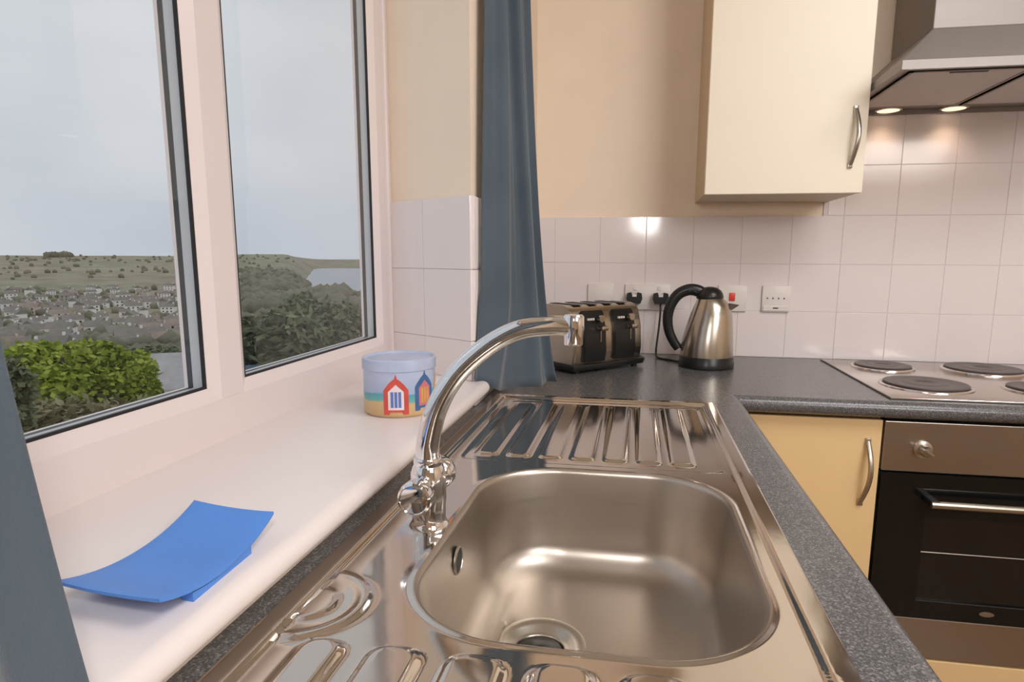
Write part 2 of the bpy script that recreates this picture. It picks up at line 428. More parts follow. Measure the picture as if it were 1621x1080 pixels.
BC = (.086, -1.436)
ZA, ZB = -1.675, -1.195     # zone holding the bowl
def ray_rr(a, x0, x1, y0, y1, r):
    lo, hi = 0, 1
    dx, dy = math.cos(a), math.sin(a)
    for _ in range(26):
        m_ = (lo+hi)/2
        if rrect_sd(BC[0]+dx*m_, BC[1]+dy*m_, x0, x1, y0, y1, r) < 0: lo = m_
        else: hi = m_
    return lo
angs = [2*PI*i/640 for i in range(640)]
for cx_, cy_ in ((SX0, ZA), (SX1, ZA), (SX0, ZB), (SX1, ZB)): angs.append(math.atan2(cy_-BC[1], cx_-BC[0]) % (2*PI))
angs = sorted(set(angs))
bm = bmesh.new()
grid(bm, SX0, SX1, ZB, SY1, .0026)
grid(bm, SX0, SX1, SY0, ZA, .0026)
cols = []
LIP = .006
for a in angs:
    r0 = ray_rr(a, BX0-LIP, BX1+LIP, BY0-LIP, BY1+LIP, BR+LIP); r1 = ray_rr(a, SX0, SX1, ZA, ZB, .00001)
    dx, dy = math.cos(a), math.sin(a); col = []
    n = 44
    for k in range(n+1):
        rr = r0+(r1-r0)*(k/n); x_, y_ = BC[0]+dx*rr, BC[1]+dy*rr
        z_ = deck(x_, y_); 
        z_ += (0.0012*math.exp(-((rr-r0)/.004)**2))      # pressed edge round the bowl
        col.append(bm.verts.new((x_, y_, z_)))
    cols.append(col)
for i in range(len(cols)):
    a, b = cols[i], cols[(i+1) % len(cols)]
    for k in range(len(a)-1): bm.faces.new((a[k], a[k+1], b[k+1], b[k]))
# skirt
obj('drainer_deck', bm, deck_m, sink, smooth=True)
# bowl
BD = -.142; DC = (.022, -1.432); DR = .054
bm = bmesh.new(); rings = []
NA = 360
def bowl_loop(off, z, r=None):
    return [(BC[0]+math.cos(a)*ray_rr(a, BX0+off, BX1-off, BY0+off, BY1-off, max(.02, BR-off*.5)), BC[1]+math.sin(a)*ray_rr(a, BX0+off, BX1-off, BY0+off, BY1-off, max(.02, BR-off*.5)), z) for a in [2*PI*i/NA for i in range(NA)]]
L = []
for i in range(6):
    t_ = i/5*PI/2
    L.append(bowl_loop(-LIP*(1-math.sin(t_)), -LIP+(LIP+.0035)*math.cos(t_)))
L += [bowl_loop(.002+.010*k/5, -LIP-(.095)*k/5) for k in range(1, 6)]
fr_ = .040
for i in range(1, 11):
    t_ = i/10*PI/2
    L.append(bowl_loop(.012+fr_*(1-math.cos(t_)), -.101-(abs(BD)-.103)*math.sin(t_)))
last = L[-1]
for k in range(1, 15):
    s = k/14; ring_ = []
    for i, (x_, y_, z_) in enumerate(last):
        a = math.atan2(y_-DC[1], x_-DC[0]); tx, ty = DC[0]+math.cos(a)*DR, DC[1]+math.sin(a)*DR
        ring_.append((x_+(tx-x_)*s, y_+(ty-y_)*s, z_-.004*s))
    L.append(ring_)
for l in L: rings.append([bm.verts.new(p) for p in l])
for a, b in zip(rings, rings[1:]):
    for i in range(NA): bm.faces.new((a[i], a[(i+1) % NA], b[(i+1) % NA], b[i]))
zfl = L[-1][0][2]
obj('bowl', bm, bowl_m, sink, smooth=True)
bm = bmesh.new()
lathe(bm, [(DR+.002, zfl+.001), (DR-.004, zfl+.0016), (DR-.012, zfl-.001), (.036, zfl-.006), (.031, zfl-.007), (.029, zfl-.010), (.028, zfl-.030)], 64, (DC[0], DC[1], 0), cap=False)
dr = obj('drain', bm, nickel_m, sink, smooth=True)
bm = bmesh.new(); lathe(bm, [(.0275, zfl-.028), (.0285, zfl-.0085), (.0265, zfl-.006), (.018, zfl-.004), (.010, zfl-.001), (.001, zfl-.000)], 40, (DC[0], DC[1], 0))
obj('plug', bm, black_m, dr, smooth=True)
# overflow on the left wall of the bowl
bm = bmesh.new(); lathe(bm, [(.0165, 0), (.0165, .002), (.0150, .003), (.0140, .001), (.0140, .0)], 32, axis='X', cap=False)
bmesh.ops.transform(bm, matrix=Matrix.Translation((BX0+.0058, -1.450, -.035)), verts=bm.verts)
ov = obj('overflow', bm, bowl_m, sink, smooth=True)
bm = bmesh.new(); lathe(bm, [(.0145, 0), (.0145, .0018)], 32, axis='X')
bmesh.ops.transform(bm, matrix=Matrix.Translation((BX0+.0058, -1.450, -.035)), verts=bm.verts)
obj('overflow_hole', bm, slot_m, ov, smooth=True)

# ------------------------------------------------------------------ mixer tap
TX, TY = -.110, -1.440
tap = thing('mixer_tap', (TX, TY, 0), 'chrome swan-neck mixer tap with two round knobs behind the sink bowl', 'tap')
bm = bmesh.new()
lathe(bm, [(.0235, 0), (.0235, .003), (.0215, .006), (.0195, .010), (.0195, .026), (.0205, .034), (.0205, .066), (.0180, .074), (.0160, .078)], 48, (TX, TY, 0))
obj('body', bm, chrome_m, tap, smooth=True)
bm = bmesh.new(); lathe(bm, [(.0165, .077), (.0168, .080), (.0168, .084), (.0158, .086)], 40, (TX, TY, 0))
obj('swivel_collar', bm, chrome_m, tap, smooth=True)
sp = spline([(TX, TY, .080), (TX+.001, TY, .105), (TX+.012, TY, .145), (TX+.036, TY, .185), (TX+.072, TY, .218), (TX+.106, TY, .2365), (TX+.142, TY, .2425), (TX+.168, TY, .2425)], 10)
bm = bmesh.new(); tube(bm, sp, .0125, 28, rf=lambda s: .0145-.0035*min(1, s*1.6), upv=(1, 0, 0))
obj('spout', bm, chrome_m, tap, smooth=True)
bm = bmesh.new(); lathe(bm, [(.0095, .222), (.0105, .2235), (.0105, .236), (.0115, .240), (.0115, .2530), (.0100, .2550)], 32, (TX+.168, TY, 0))
obj('aerator', bm, chrome_m, tap, smooth=True)
for s in (-1, 1):
    bm = bmesh.new()
    mm = Matrix.Translation((TX, TY, .052)) @ Matrix.Rotation(math.radians(8)*0, 4, 'X')
    prof = [(.010, .014), (.0105, .020), (.0105, .026), (.0165, .029), (.0195, .034), (.0200, .046), (.0190, .0500), (.0165, .0515), (.0155, .0508), (.010, .0520), (.001, .0525)]
    lathe(bm, [(r_, s*z_) for r_, z_ in prof], 40, axis='Y', mtx=mm)
    bmesh.ops.recalc_face_normals(bm, faces=bm.faces)
    obj('knob', bm, chrome_m, tap, smooth=True)

# ------------------------------------------------------------------ curtains
def curtain(name, ax0, ax1, bx0, bx1, z0f, z1, folds, amp0, amp1, label, seed, flare=(0, 0)):
    """ax: plan endpoints at the top, bx: at the hem"""
    rnd = random.Random(seed); bm = bmesh.new(); nu, nz = 150, 60
    ph = [rnd.uniform(0, 6) for _ in range(4)]; V = []
    for j in range(nz+1):
        t_ = j/nz; row = []
        for i in range(nu+1):
            u_ = i/nu
            z0 = z0f(u_); z_ = z0+(z1-z0)*t_
            k = t_**.7
            a = Vector(bx0).lerp(Vector(bx1), u_); b = Vector(ax0).lerp(Vector(ax1), u_); p_ = a.lerp(b, k)
            d = (Vector(bx1)-Vector(bx0)).normalized(); nrm = Vector((-d.y, d.x)) 
            am = amp0+(amp1-amp0)*k
            off = am*(math.sin(2*PI*folds*u_+ph[0]+.5*math.sin(3*t_+ph[1]))+.25*math.sin(2*PI*folds*2.3*u_+ph[2]+1.5*t_))
            fl = max(0, 1-(z_-z0)/.20)**1.5*(1-u_)**2; p_ = p_+Vector(flare)*fl
            p_ = p_+nrm*off + d*(.012*math.sin(4*t_+6*u_+ph[3])*(1-t_))
            if p_.x < XW+.012 and p_.y > RY-.03: p_.x = XW+.012
            row.append(bm.verts.new((p_.x, p_.y, z_)))
        V.append(row)
    for j in range(nz):
        for i in range(nu): bm.faces.new((V[j][i], V[j][i+1], V[j+1][i+1], V[j+1][i]))
    o = obj(name, bm, curt_m, smooth=False)
    for f in o.data.polygons: f.use_smooth = True
    md = o.modifiers.new('thickness', 'SOLIDIFY'); md.thickness = .0025
    return tag(o, label, 'curtain')
curtain('curtain', (-.188, -.785), (-.148, -.650), (-.180, -.835), (-.058, -.655),
        lambda u: .064-.040*sst(.0, .4, u), 1.33, 2.3, .014, .010,
        'slate blue curtain hanging beside the back wall corner, hem on the drainer', 3, (-.045, -.035))
curtain('curtain', (-.20, -1.905), (-.16, -2.28), (-.150, -1.845), (-.14, -2.25),
        lambda u: -.01+.0*u, 1.33, 5, .010, .012,
        'slate blue curtain at the left edge of the window, nearest the blue dish', 5)

# ------------------------------------------------------------------ tin on the sill
m = bpy.data.materials.new('seaside_print'); m.use_nodes = True; t = m.node_tree; p = t.nodes['Principled BSDF']
co = N(t, 'ShaderNodeTexCoord'); sp_ = N(t, 'ShaderNodeSeparateXYZ'); n = N(t, 'ShaderNodeTexNoise'); n.inputs['Scale'].default_value = 22; n.inputs['Detail'].default_value = 3
ad = N(t, 'ShaderNodeMath', operation='MULTIPLY_ADD'); ad.inputs[1].default_value = .022
t.links.new(co.outputs['Object'], sp_.inputs[0]); t.links.new(co.outputs['Object'], n.inputs['Vector'])
t.links.new(n.outputs['Fac'], ad.inputs[0]); t.links.new(sp_.outputs['Z'], ad.inputs[2])
mr = N(t, 'ShaderNodeMapRange'); mr.inputs['From Min'].default_value = .0; mr.inputs['From Max'].default_value = .10
t.links.new(ad.outputs[0], mr.inputs['Value'])
r = N(t, 'ShaderNodeValToRGB'); e = r.color_ramp.elements
e[0].position = 0; e[0].color = srgb(196, 160, 118); e[1].position = 1; e[1].color = srgb(176, 188, 216)
for ps, c_ in ((.36, srgb(214, 184, 134)), (.40, srgb(110, 182, 176)), (.50, srgb(90, 164, 182)), (.53, srgb(166, 182, 214)), (.75, srgb(182, 192, 218))):
    q = e.new(ps); q.color = c_
t.links.new(mr.outputs[0], r.inputs[0]); t.links.new(r.outputs[0], p.inputs['Base Color']); p.inputs['Roughness'].default_value = .3
tin_m = m
lid_m = mat('pale_blue_lid', srgb(178, 188, 214), .3, vary=.12, vscale=25)
hutr_m = mat('print_red', srgb(208, 86, 76), .3, vary=.12, vscale=60)
hutb_m = mat('print_blue', srgb(70, 104, 152), .3, vary=.12, vscale=60)
hutw_m = mat('print_white', srgb(236, 222, 224), .3, vary=.03)
huts_m = mat('print_stripe_blue', srgb(96, 126, 190), .3, vary=.05)
hutp_m = mat('print_pink', srgb(206, 120, 128), .3, vary=.1, vscale=60)
huty_m = mat('print_ochre', srgb(214, 162, 84), .3, vary=.1, vscale=60)
TC = (-.270, -1.116); TR = .060
tin = thing('storage_tin', (TC[0], TC[1], SZ), 'round pale blue tin printed with red and blue beach huts', 'tin')
bm = bmesh.new(); lathe(bm, [(TR-.003, SZ+.0005), (TR-.0005, SZ+.003), (TR, SZ+.006), (TR, SZ+.080), (TR-.002, SZ+.082)], 72, (*TC, 0)); obj('tin_body', bm, tin_m, tin, smooth=True)
bm = bmesh.new(); lathe(bm, [(TR+.0005, SZ+.076), (TR+.0018, SZ+.0765), (TR+.0018, SZ+.090), (TR+.0012, SZ+.0935), (TR-.001, SZ+.095), (TR-.004, SZ+.0935), (TR-.006, SZ+.0915), (.03, SZ+.0920), (.001, SZ+.0925)], 72, (*TC, 0)); obj('lid', bm, lid_m, tin, smooth=True)
def patch(phi, half, zlo, ztop, m_, lift, name='printed_hut', parent=tin, n=14):
    bm = bmesh.new(); R_ = TR+lift; A = []; 
    for i in range(n+1):
        s = -half+2*half*i/n; a = math.radians(phi)+s/TR
        A.append([(TC[0]+math.cos(a)*rr, TC[1]+math.sin(a)*rr, SZ+z_) for rr in (R_,) for z_ in (zlo(s/half), ztop(s/half))])
    vs = [[bm.verts.new(q) for q in c_] for c_ in A]
    for a, b in zip(vs, vs[1:]): bm.faces.new((a[0], b[0], b[1], a[1]))
    o = obj(name, bm, m_, parent); md = o.modifiers.new('s', 'SOLIDIFY'); md.thickness = .0002; return o
def hut(phi, h, roof, wall, door, zb=.006, zt_=.066):
    g = patch(phi, h, lambda s: zb+(.004 if abs(s) < .55 else 0), lambda s: zt_-.020*abs(s)**1.5, roof, .0003)
    patch(phi, h*.62, lambda s: zb+.008, lambda s: zt_-.010-.012*abs(s), wall, .0006, 'printed_front', g)
    for k in (-.5, 0, .5):
        patch(phi+math.degrees(k*h*.6/TR), h*.11, lambda s: zb+.012, lambda s: zt_-.022, door, .0009, 'printed_stripe', g, 3)
    patch(phi, h*.10, lambda s: zt_-.002, lambda s: zt_+.007-.006*abs(s), roof, .0003, 'printed_finial', g, 4)
hut(-75, .0205, hutr_m, hutw_m, huts_m)
hut(-27, .0190, hutb_m, hutp_m, huty_m, .010, .070)
hut(15, .0165, huty_m, hutw_m, hutr_m)
hut(60, .0165, hutb_m, hutw_m, huts_m); hut(105, .0165, hutr_m, hutw_m, huts_m); hut(150, .0165, hutp_m, hutw_m, hutb_m)

# ------------------------------------------------------------------ blue curved dish
DA, DB, DCc, DD = Vector((-.291, -1.750, 0)), Vector((-.196, -1.759, 0)), Vector((-.204, -1.606, 0)), Vector((-.296, -1.594, 0))
dish = thing('dish', (-.246, -1.678, SZ), 'blue curved rectangular dish lying on the near end of the sill', 'dish')
bm = bmesh.new(); n1, n2 = 16, 40; top = []; 
def dz(v_): return SZ+.008+.0155*(abs(2*v_-1)**2.1)
for side in (0, 1):
    V = []
    for j in range(n2+1):
        v_ = j/n2; row = []
        for i in range(n1+1):
            u_ = i/n1
            # softly rounded corners and edges
            p_ = DA.lerp(DB, u_).lerp(DD.lerp(DCc, u_), v_)
            edge = min(u_, 1-u_)*.095; edge2 = min(v_, 1-v_)*.155
            rd = .0015*math.exp(-min(edge, edge2)/.0025)
            z_ = dz(v_)+(.002*(2*u_-1)**2)
            row.append(bm.verts.new((p_.x, p_.y, z_-rd if side == 0 else z_-.0055+rd)))
        V.append(row)
    for j in range(n2):
        for i in range(n1):
            f = (V[j][i], V[j][i+1], V[j+1][i+1], V[j+1][i]); bm.faces.new(f if side == 0 else f[::-1])
    top.append(V)
A_, B_ = top
def bridge(a, b):
    for k in range(len(a)-1): bm.faces.new((a[k], b[k], b[k+1], a[k+1]))
bridge(A_[0], B_[0]); bridge([r[-1] for r in A_], [r[-1] for r in B_]); bridge(A_[-1][::-1], B_[-1][::-1]); bridge([r[0] for r in A_][::-1], [r[0] for r in B_][::-1])
obj('tray', bm, blue_m, dish, smooth=True)
for u0, u1 in ((.86, .975), (.025, .14)):
    bm = bmesh.new(); q = []
    for j in range(13):
        v_ = .24+.52*j/12
        for u_ in (u0, u1):
            p_ = DA.lerp(DB, u_).lerp(DD.lerp(DCc, u_), v_); q.append((bm.verts.new((p_.x, p_.y, SZ)), bm.verts.new((p_.x, p_.y, dz(v_)-.004))))
    for j in range(12):
        a, b, c_, d_ = q[2*j], q[2*j+1], q[2*j+3], q[2*j+2]
        bm.faces.new((a[0], d_[0], d_[1], a[1])); bm.faces.new((b[0], b[1], c_[1], c_[0])); bm.faces.new((a[0], b[0], c_[0], d_[0]))
    for j in (0, 24): bm.faces.new((q[j][0], q[j][1], q[j+1][1], q[j+1][0]))
    bmesh.ops.recalc_face_normals(bm, faces=bm.faces); obj('foot', bm, blue_m, dish)

# ------------------------------------------------------------------ toaster
tl, tw, th = .265, .175, .182
tA = Vector((-.040, -.435))        # near front corner of the lever side
tang = math.radians(46)
toaster = thing('toaster', (tA.x, tA.y, 0), 'steel and black four-slice toaster standing half behind the curtain', 'toaster', tang)
def tp(name, bm, m_, parent=toaster, smooth=True):   # local coords: x along the lever face, y into the depth
    bmesh.ops.transform(bm, matrix=BASE[toaster.name], verts=bm.verts); return obj(name, bm, m_, parent, smooth=smooth)
# side profile (y,z) bulged shell
prof = [(.006, .022), (.000, .060), (.004, .120), (.016, .165), (.030, .181), (.050, .186), (tw-.050, .186), (tw-.030, .181), (tw-.016, .165), (tw-.004, .120), (tw, .060), (tw-.006, .022)]
bm = poly_prism(bmesh.new(), prof, 'X', .010, tl-.010); tp('shell', bm, kett_m)
for x0 in (0, tl-.012):
    bm = poly_prism(bmesh.new(), [(y_*.98+.002, z_*1.005) for y_, z_ in prof], 'X', x0, x0+.012); tp('end_panel', bm, kett_m)
tp('base', B(-.004, tl+.004, -.008, tw+.008, .008, .026, .004), black_m)
for x_, y_ in ((.02, .01), (tl-.02, .01), (.02, tw-.01), (tl-.02, tw-.01)):
    bm = bmesh.new(); lathe(bm, [(.009, 0), (.010, .009)], 16, (x_, y_, 0)); tp('foot', bm, black_m)
for k in range(4):
    x0 = .022+k*.058
    tp('bread_slot', B(x0+.008, x0+.036, .035, tw-.030, .1855, .1872), slot_m)
for x0 in (.036, .152):
    bm = poly_prism(bmesh.new(), [(-.004, .030), (-.009, .060), (-.005, .120), (.008, .166), (.016, .172), (.020, .160), (.006, .10), (.004, .030)], 'X', x0, x0+.078)
    pn = tp('control_panel', bm, black_m)
    tp('lever', B(x0+.044, x0+.068, -.028, -.004, .118, .130, .003), kett_m, pn)
    bm = bmesh.new(); lathe(bm, [(.010, -.016), (.010, -.004), (.007, 0)], 24, axis='Y', c=(x0+.054, 0, .150)); bmesh.ops.recalc_face_normals(bm, faces=bm.faces)
    tp('dial', bm, kett_m, pn)
    tp('lever_slot', B(x0+.054, x0+.058, -.0102, -.004, .085, .116), kett_m, pn)
    for q in range(3): tp('button', B(x0+.012+q*.009, x0+.018+q*.009, -.004, .003, .146, .152, .001), white_m, pn)

# ------------------------------------------------------------------ kettle
mat('dark_spout', (.10, .075, .06, 1), .3, .6, vary=.1)
KX, KY = .334, -.220
kettle = thing('kettle', (KX, KY, 0), 'brushed steel cordless kettle with black handle and lid', 'kettle')
bm = bmesh.new(); lathe(bm, [(.0775, .0), (.080, .003), (.080, .016), (.078, .020), (.078, .032), (.0765, .034)], 64, (KX, KY, 0)); obj('base', bm, black_m, kettle, smooth=True)
lv = [(.032, .0000, .0765), (.060, .0000, .0750), (.090, .0020, .0710), (.120, .0050, .0660), (.150, .0080, .0600), (.175, .0095, .0530), (.190, .0080, .0455), (.200, .0050, .0390), (.2045, .0030, .0345)]
bm = bmesh.new(); R_ = []
for z_, ox, r_ in lv:
    R_.append([bm.verts.new((KX+ox+math.cos(2*PI*k/64)*r_, KY+math.sin(2*PI*k/64)*r_, z_)) for k in range(64)])
for a, b in zip(R_, R_[1:]):
    for i in range(64): bm.faces.new((a[i], a[(i+1) % 64], b[(i+1) % 64], b[i]))
bm.faces.new(R_[0][::-1]); bm.faces.new(R_[-1]); obj('body', bm, kett_m, kettle, smooth=True)
bm = bmesh.new(); lathe(bm, [(.038, .201), (.039, .206), (.037, .215), (.031, .225), (.020, .2325), (.008, .2352), (.001, .2355)], 48, (KX+.002, KY, 0)); obj('lid', bm, black_m, kettle, smooth=True)
bm = bmesh.new(); tube(bm, spline([(KX-.008, KY, .206), (KX-.030, KY, .222), (KX-.058, KY, .226), (KX-.088, KY, .212), (KX-.108, KY, .182), (KX-.116, KY, .146), (KX-.112, KY, .108), (KX-.098, KY, .075), (KX-.082, KY, .052)], 6), .012, 16, sy=1.25, rf=lambda s: .0145-.004*s, upv=(0, 1, 0)); obj('handle', bm, black_m, kettle, smooth=True)
bm = bmesh.new(); tube(bm, spline([(KX-.070, KY, .054), (KX-.086, KY, .060), (KX-.104, KY, .062)], 5), .004, 10); obj('switch', bm, black_m, kettle, smooth=True)
bm = bmesh.new()
q = [(.048, .158), (.085, .184), (.060, .188), (.036, .186)]
pts = []
for sgn, wd in ((-1, 1), (1, 1)):
    pts.append([bm.verts.new((KX+a, KY+sgn*(.020 if k in (0, 3) else .010)*(1 if k != 0 else .6), b)) for k, (a, b) in enumerate(q)])
bm.faces.new(pts[0]); bm.faces.new(pts[1][::-1])
for k in range(4): bm.faces.new((pts[0][k], pts[1][k], pts[1][(k+1) % 4], pts[0][(k+1) % 4]))
bmesh.ops.recalc_face_normals(bm, faces=bm.faces); obj('spout', bm, MATS['dark_spout'], kettle)

# ------------------------------------------------------------------ sockets, switch, plugs
def plate(name, x0, x1, z0, z1, label, cat='socket'):
    t_ = thing(name, ((x0+x1)/2, 0, z0), label, cat)
    obj('face_plate', B(x0, x1, -.009, -.0003, z0, z1, .002, 2), white_m, t_, smooth=True); return t_
plate('blank_plate', -.036, .050, .148, .232, 'blank white wall plate behind the toaster, left of the sockets', 'wall plate')
s = plate('double_socket', .087, .233, .148, .232, 'white double wall socket holding two black plugs')
for x0 in (.108, .186):
    obj('rocker', B(x0+.006, x0+.018, -.012, -.008, .212, .226, .001), white_m, s)
for x_, lab in ((.118, 'black mains plug in the left half of the double socket'), (.203, 'black mains plug with hanging cord, beside the kettle handle')):
    pl = thing('mains_plug', (x_, -.009, .165), lab, 'plug')
    bm = bmesh.new(); prf = [(x_-.020, .170), (x_+.020, .170), (x_+.026, .186), (x_+.023, .203), (x_+.010, .206), (x_+.008, .198), (x_-.008, .198), (x_-.010, .206), (x_-.023, .203), (x_-.026, .186)]
    poly_prism(bm, prf, 'Y', -.036, -.0092); obj('plug_body', bm, black_m, pl)
    obj('fuse_label', B(x_-.007, x_+.007, -.0368, -.0358, .192, .200), white_m, pl)
    if x_ > .15: path = [(x_, -.024, .172), (x_, -.034, .14), (x_-.004, -.04, .08), (x_-.010, -.06, .02), (x_-.005, -.10, .0035), (x_+.03, -.14, .0035), (x_+.075, -.19, .0035)]
    else: path = [(x_, -.024, .172), (x_, -.032, .13), (x_+.004, -.035, .06), (x_+.02, -.06, .006), (x_+.035, -.12, .0035), (x_-.01, -.17, .0035)]
    bm = bmesh.new(); tube(bm, spline(path, 8), .0032, 10); obj('cord', bm, black_m, pl, smooth=True)
s = plate('switched_spur', .385, .475, .148, .232, 'white wall switch with a red rocker behind the kettle spout', 'switch')
obj('rocker', B(.420, .438, -.014, -.008, .182, .208, .002), red_m, s, smooth=True)
s = plate('wall_socket', .522, .608, .148, .232, 'white wall plate with a row of small holes, right of the kettle')
for q in range(4):
    bm = bmesh.new(); lathe(bm, [(.0025, -.0006), (.0025, 0)], 12, axis='Y', c=(.538+q*.017, -.009, .192)); bmesh.ops.recalc_face_normals(bm, faces=bm.faces); obj('hole', bm, seal_m, s)
obj('cover_flap', B(.526, .604, -.0125, -.0085, .152, .168, .001), white_m, s)
obj('keyhole', B(.556, .572, -.0131, -.0120, .159, .163), seal_m, s)

# ------------------------------------------------------------------ wall cupboard
cup = thing('wall_cupboard', (.50, -.15, .490), 'cream wall cupboard with one door left of the cooker hood', 'cupboard')
obj('carcass', B(.300, .698, -.280, .0065, .491, 1.30, .001), carc_m, cup)
dob = obj('door', B(.299, .700, -.302, -.283, .489, 1.30, .002, 2), door_m, cup)
def bow_handle(x_, y_, z0, z1, par, dx=0):
    """strap handle bowed outwards, thicker at its lower end"""
    bm = bmesh.new(); P_ = []
    for i in range(19):
        s = i/18; P_.append((x_+dx*(1-s)+.006*math.sin(PI*s), y_-.003-.024*math.sin(PI*s), z0+(z1-z0)*s))
    tube(bm, P_, .004, 12, sy=1.5, upv=(0, 1, 0)); 
    for s in (0, 18):
        box(bm, P_[s][0]-.006, P_[s][0]+.006, y_-.006, y_+.0005, P_[s][2]-.008, P_[s][2]+.008, .0015)
    return obj('handle', bm, nickel_m, par, smooth=True)
bow_handle(.668, -.302, .560, .700, dob, -.004)

# ------------------------------------------------------------------ cooker hood
hood = thing('cooker_hood', (1.006, -.24, .745), 'stainless steel cooker hood above the hob', 'cooker hood')
H0, H1, HY, HZ = .706, 1.306, -.480, .745
cz0, cz1 = HZ+.020, .895
bx0, bx1, by = .845, 1.167, -.270
bm = bmesh.new()
def q4(*v_): bm.faces.new([bm.verts.new(p_) for p_ in v_])
a = [(H0, HY, cz0), (H1, HY, cz0), (H1, 0, cz0), (H0, 0, cz0)]; b = [(bx0, by, cz1), (bx1, by, cz1), (bx1, 0, cz1), (bx0, 0, cz1)]
for i in range(4): q4(a[i], a[(i+1) % 4], b[(i+1) % 4], b[i])
bmesh.ops.remove_doubles(bm, verts=bm.verts, dist=1e-5); bmesh.ops.recalc_face_normals(bm, faces=bm.faces)
obj('canopy', bm, hood_m, hood)
bm = bmesh.new()
box(bm, H0, H1, HY, HY+.012, HZ, cz0); box(bm, H0, H0+.012, HY+.012, -.012, HZ, cz0); box(bm, H1-.012, H1, HY+.012, -.012, HZ, cz0); box(bm, H0, H1, -.012, 0, HZ-.002, cz0)
obj('rim', bm, hood_m, hood)
obj('underside', B(H0+.012, H1-.012, HY+.012, -.012, HZ+.010, HZ+.014), hood_m, hood)
obj('duct_box', B(bx0, bx1, by, .0, cz1, 1.45, .002), hood_m, hood)
for x0, x1 in ((H0+.035, .999), (1.013, H1-.035)):
    g = obj('grease_filter', B(x0, x1, HY+.040, -.075, HZ+.005, HZ+.010), mesh_m, hood)
    bm = bmesh.new()
    for (p0, p1, p2, p3) in ((x0, x1, HY+.040, HY+.046), (x0, x1, -.081, -.075), (x0, x0+.006, HY+.040, -.075), (x1-.006, x1, HY+.040, -.075)): box(bm, p0, p1, p2, p3, HZ+.003, HZ+.0105)
    obj('filter_frame', bm, hood_m, g)
    obj('filter_latch', B((x0+x1)/2-.04, (x0+x1)/2+.04, HY+.050, HY+.058, HZ+.0025, HZ+.006), seal_m, g)
lamp_m = bpy.data.materials.new('hood_lamp_glow'); lamp_m.use_nodes = True
pp = lamp_m.node_tree.nodes['Principled BSDF']; pp.inputs['Emission Color'].default_value = (1, .72, .45, 1); pp.inputs['Emission Strength'].default_value = 1.5
pp.inputs['Base Color'].default_value = (.9, .8, .7, 1)
for x_ in (.835, 1.010):
    bm = bmesh.new(); lathe(bm, [(.030, HZ+.0035), (.030, HZ+.0075)], 32, (x_, -.044, 0)); lo = obj('hood_lamp', bm, lamp_m, hood)
    bm = bmesh.new(); lathe(bm, [(.030, HZ+.001), (.036, HZ+.002), (.036, HZ+.0095), (.030, HZ+.0095), (.030, HZ+.001)], 32, (x_, -.044, 0), cap=False); obj('lamp_ring', bm, chrome_m, lo, smooth=True)
    d = bpy.data.lights.new('hood_spot', 'SPOT'); d.energy = .5; d.color = (1, .72, .48); d.spot_size = math.radians(120); d.spot_blend = .8; d.shadow_soft_size = .02
    o_ = bpy.data.objects.new('hood_spot', d); C.objects.link(o_); o_.location = (x_, -.046, HZ-.004)

# ------------------------------------------------------------------ hob
hob = thing('hob', (.996, -.318, 0), 'stainless steel electric hob with four solid hotplates', 'hob')
bm = bmesh.new()
box(bm, .706, 1.286, -.597, -.038, .0005, .0050, .0015, 2); obj('hob_plate', bm, hobst_m, hob, smooth=True)
obj('edge_seal', B(.7035, 1.2885, -.5995, -.0355, .0002, .0018), seal_m, hob)
for (x_, y_, r_) in ((.840, -.165, .0745), (.842, -.440, .094), (1.105, -.165, .094), (1.100, -.450, .0745)):
    bm = bmesh.new(); lathe(bm, [(r_+.010, .0045), (r_+.009, .008), (r_+.003, .0095), (r_, .0075)], 64, (x_, y_, 0), cap=False); rg = obj('trim_ring', bm, hobst_m, hob, smooth=True)
    bm = bmesh.new(); lathe(bm, [(r_-.002, .006), (r_, .0125), (r_-.002, .0145), (r_*.60, .0145), (r_*.58, .0138), (r_*.56, .0145), (.024, .0145), (.020, .0125), (.001, .0125)], 64, (x_, y_, 0)); obj('hotplate', bm, plate_m, hob, smooth=True)

# ------------------------------------------------------------------ base units
FY = -.600
unit = thing('base_cupboard', (.505, -.30, ZF), 'cream base cupboard left of the oven', 'cupboard')
obj('carcass', B(.345, .695, -.578, -.004, -.76, -.0395), carc_m, unit)
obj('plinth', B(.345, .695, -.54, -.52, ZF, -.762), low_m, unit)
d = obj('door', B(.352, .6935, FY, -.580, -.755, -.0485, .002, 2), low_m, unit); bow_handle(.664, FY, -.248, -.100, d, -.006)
ov = thing('oven', (.998, -.30, -.76), 'built-in electric oven with black glass door and steel control strip', 'oven')
OX0, OX1 = .6985, 1.2965
obj('oven_case', B(OX0+.004, OX1-.004, -.580, -.01, -.633, -.0395), black_m, ov)
cp = obj('control_panel', B(OX0, OX1, FY, -.580, -.168, -.050, .0015), inox_m, ov)
for x_ in (.782, 1.06, 1.14, 1.21):
    bm = bmesh.new(); lathe(bm, [(.020, -.0005), (.020, -.004), (.0135, -.006), (.0125, -.022), (.010, -.026), (.001, -.027)], 32, axis='Y', c=(x_, FY, -.113)); bmesh.ops.recalc_face_normals(bm, faces=bm.faces)
    k = obj('knob', bm, nickel_m, cp, smooth=True)
    box_ = B(x_-.003, x_+.003, FY-.034, FY-.020, -.126, -.100, .001)
    bmesh.ops.rotate(box_, cent=(x_, FY, -.113), matrix=Matrix.Rotation(math.radians(-55), 3, 'Y'), verts=box_.verts); box_.transform(Matrix())
    obj('knob_grip', box_, nickel_m, cp)
dd = bmesh.new()
WX0, WX1, WZ0, WZ1 = .800, 1.195, -.480, -.272
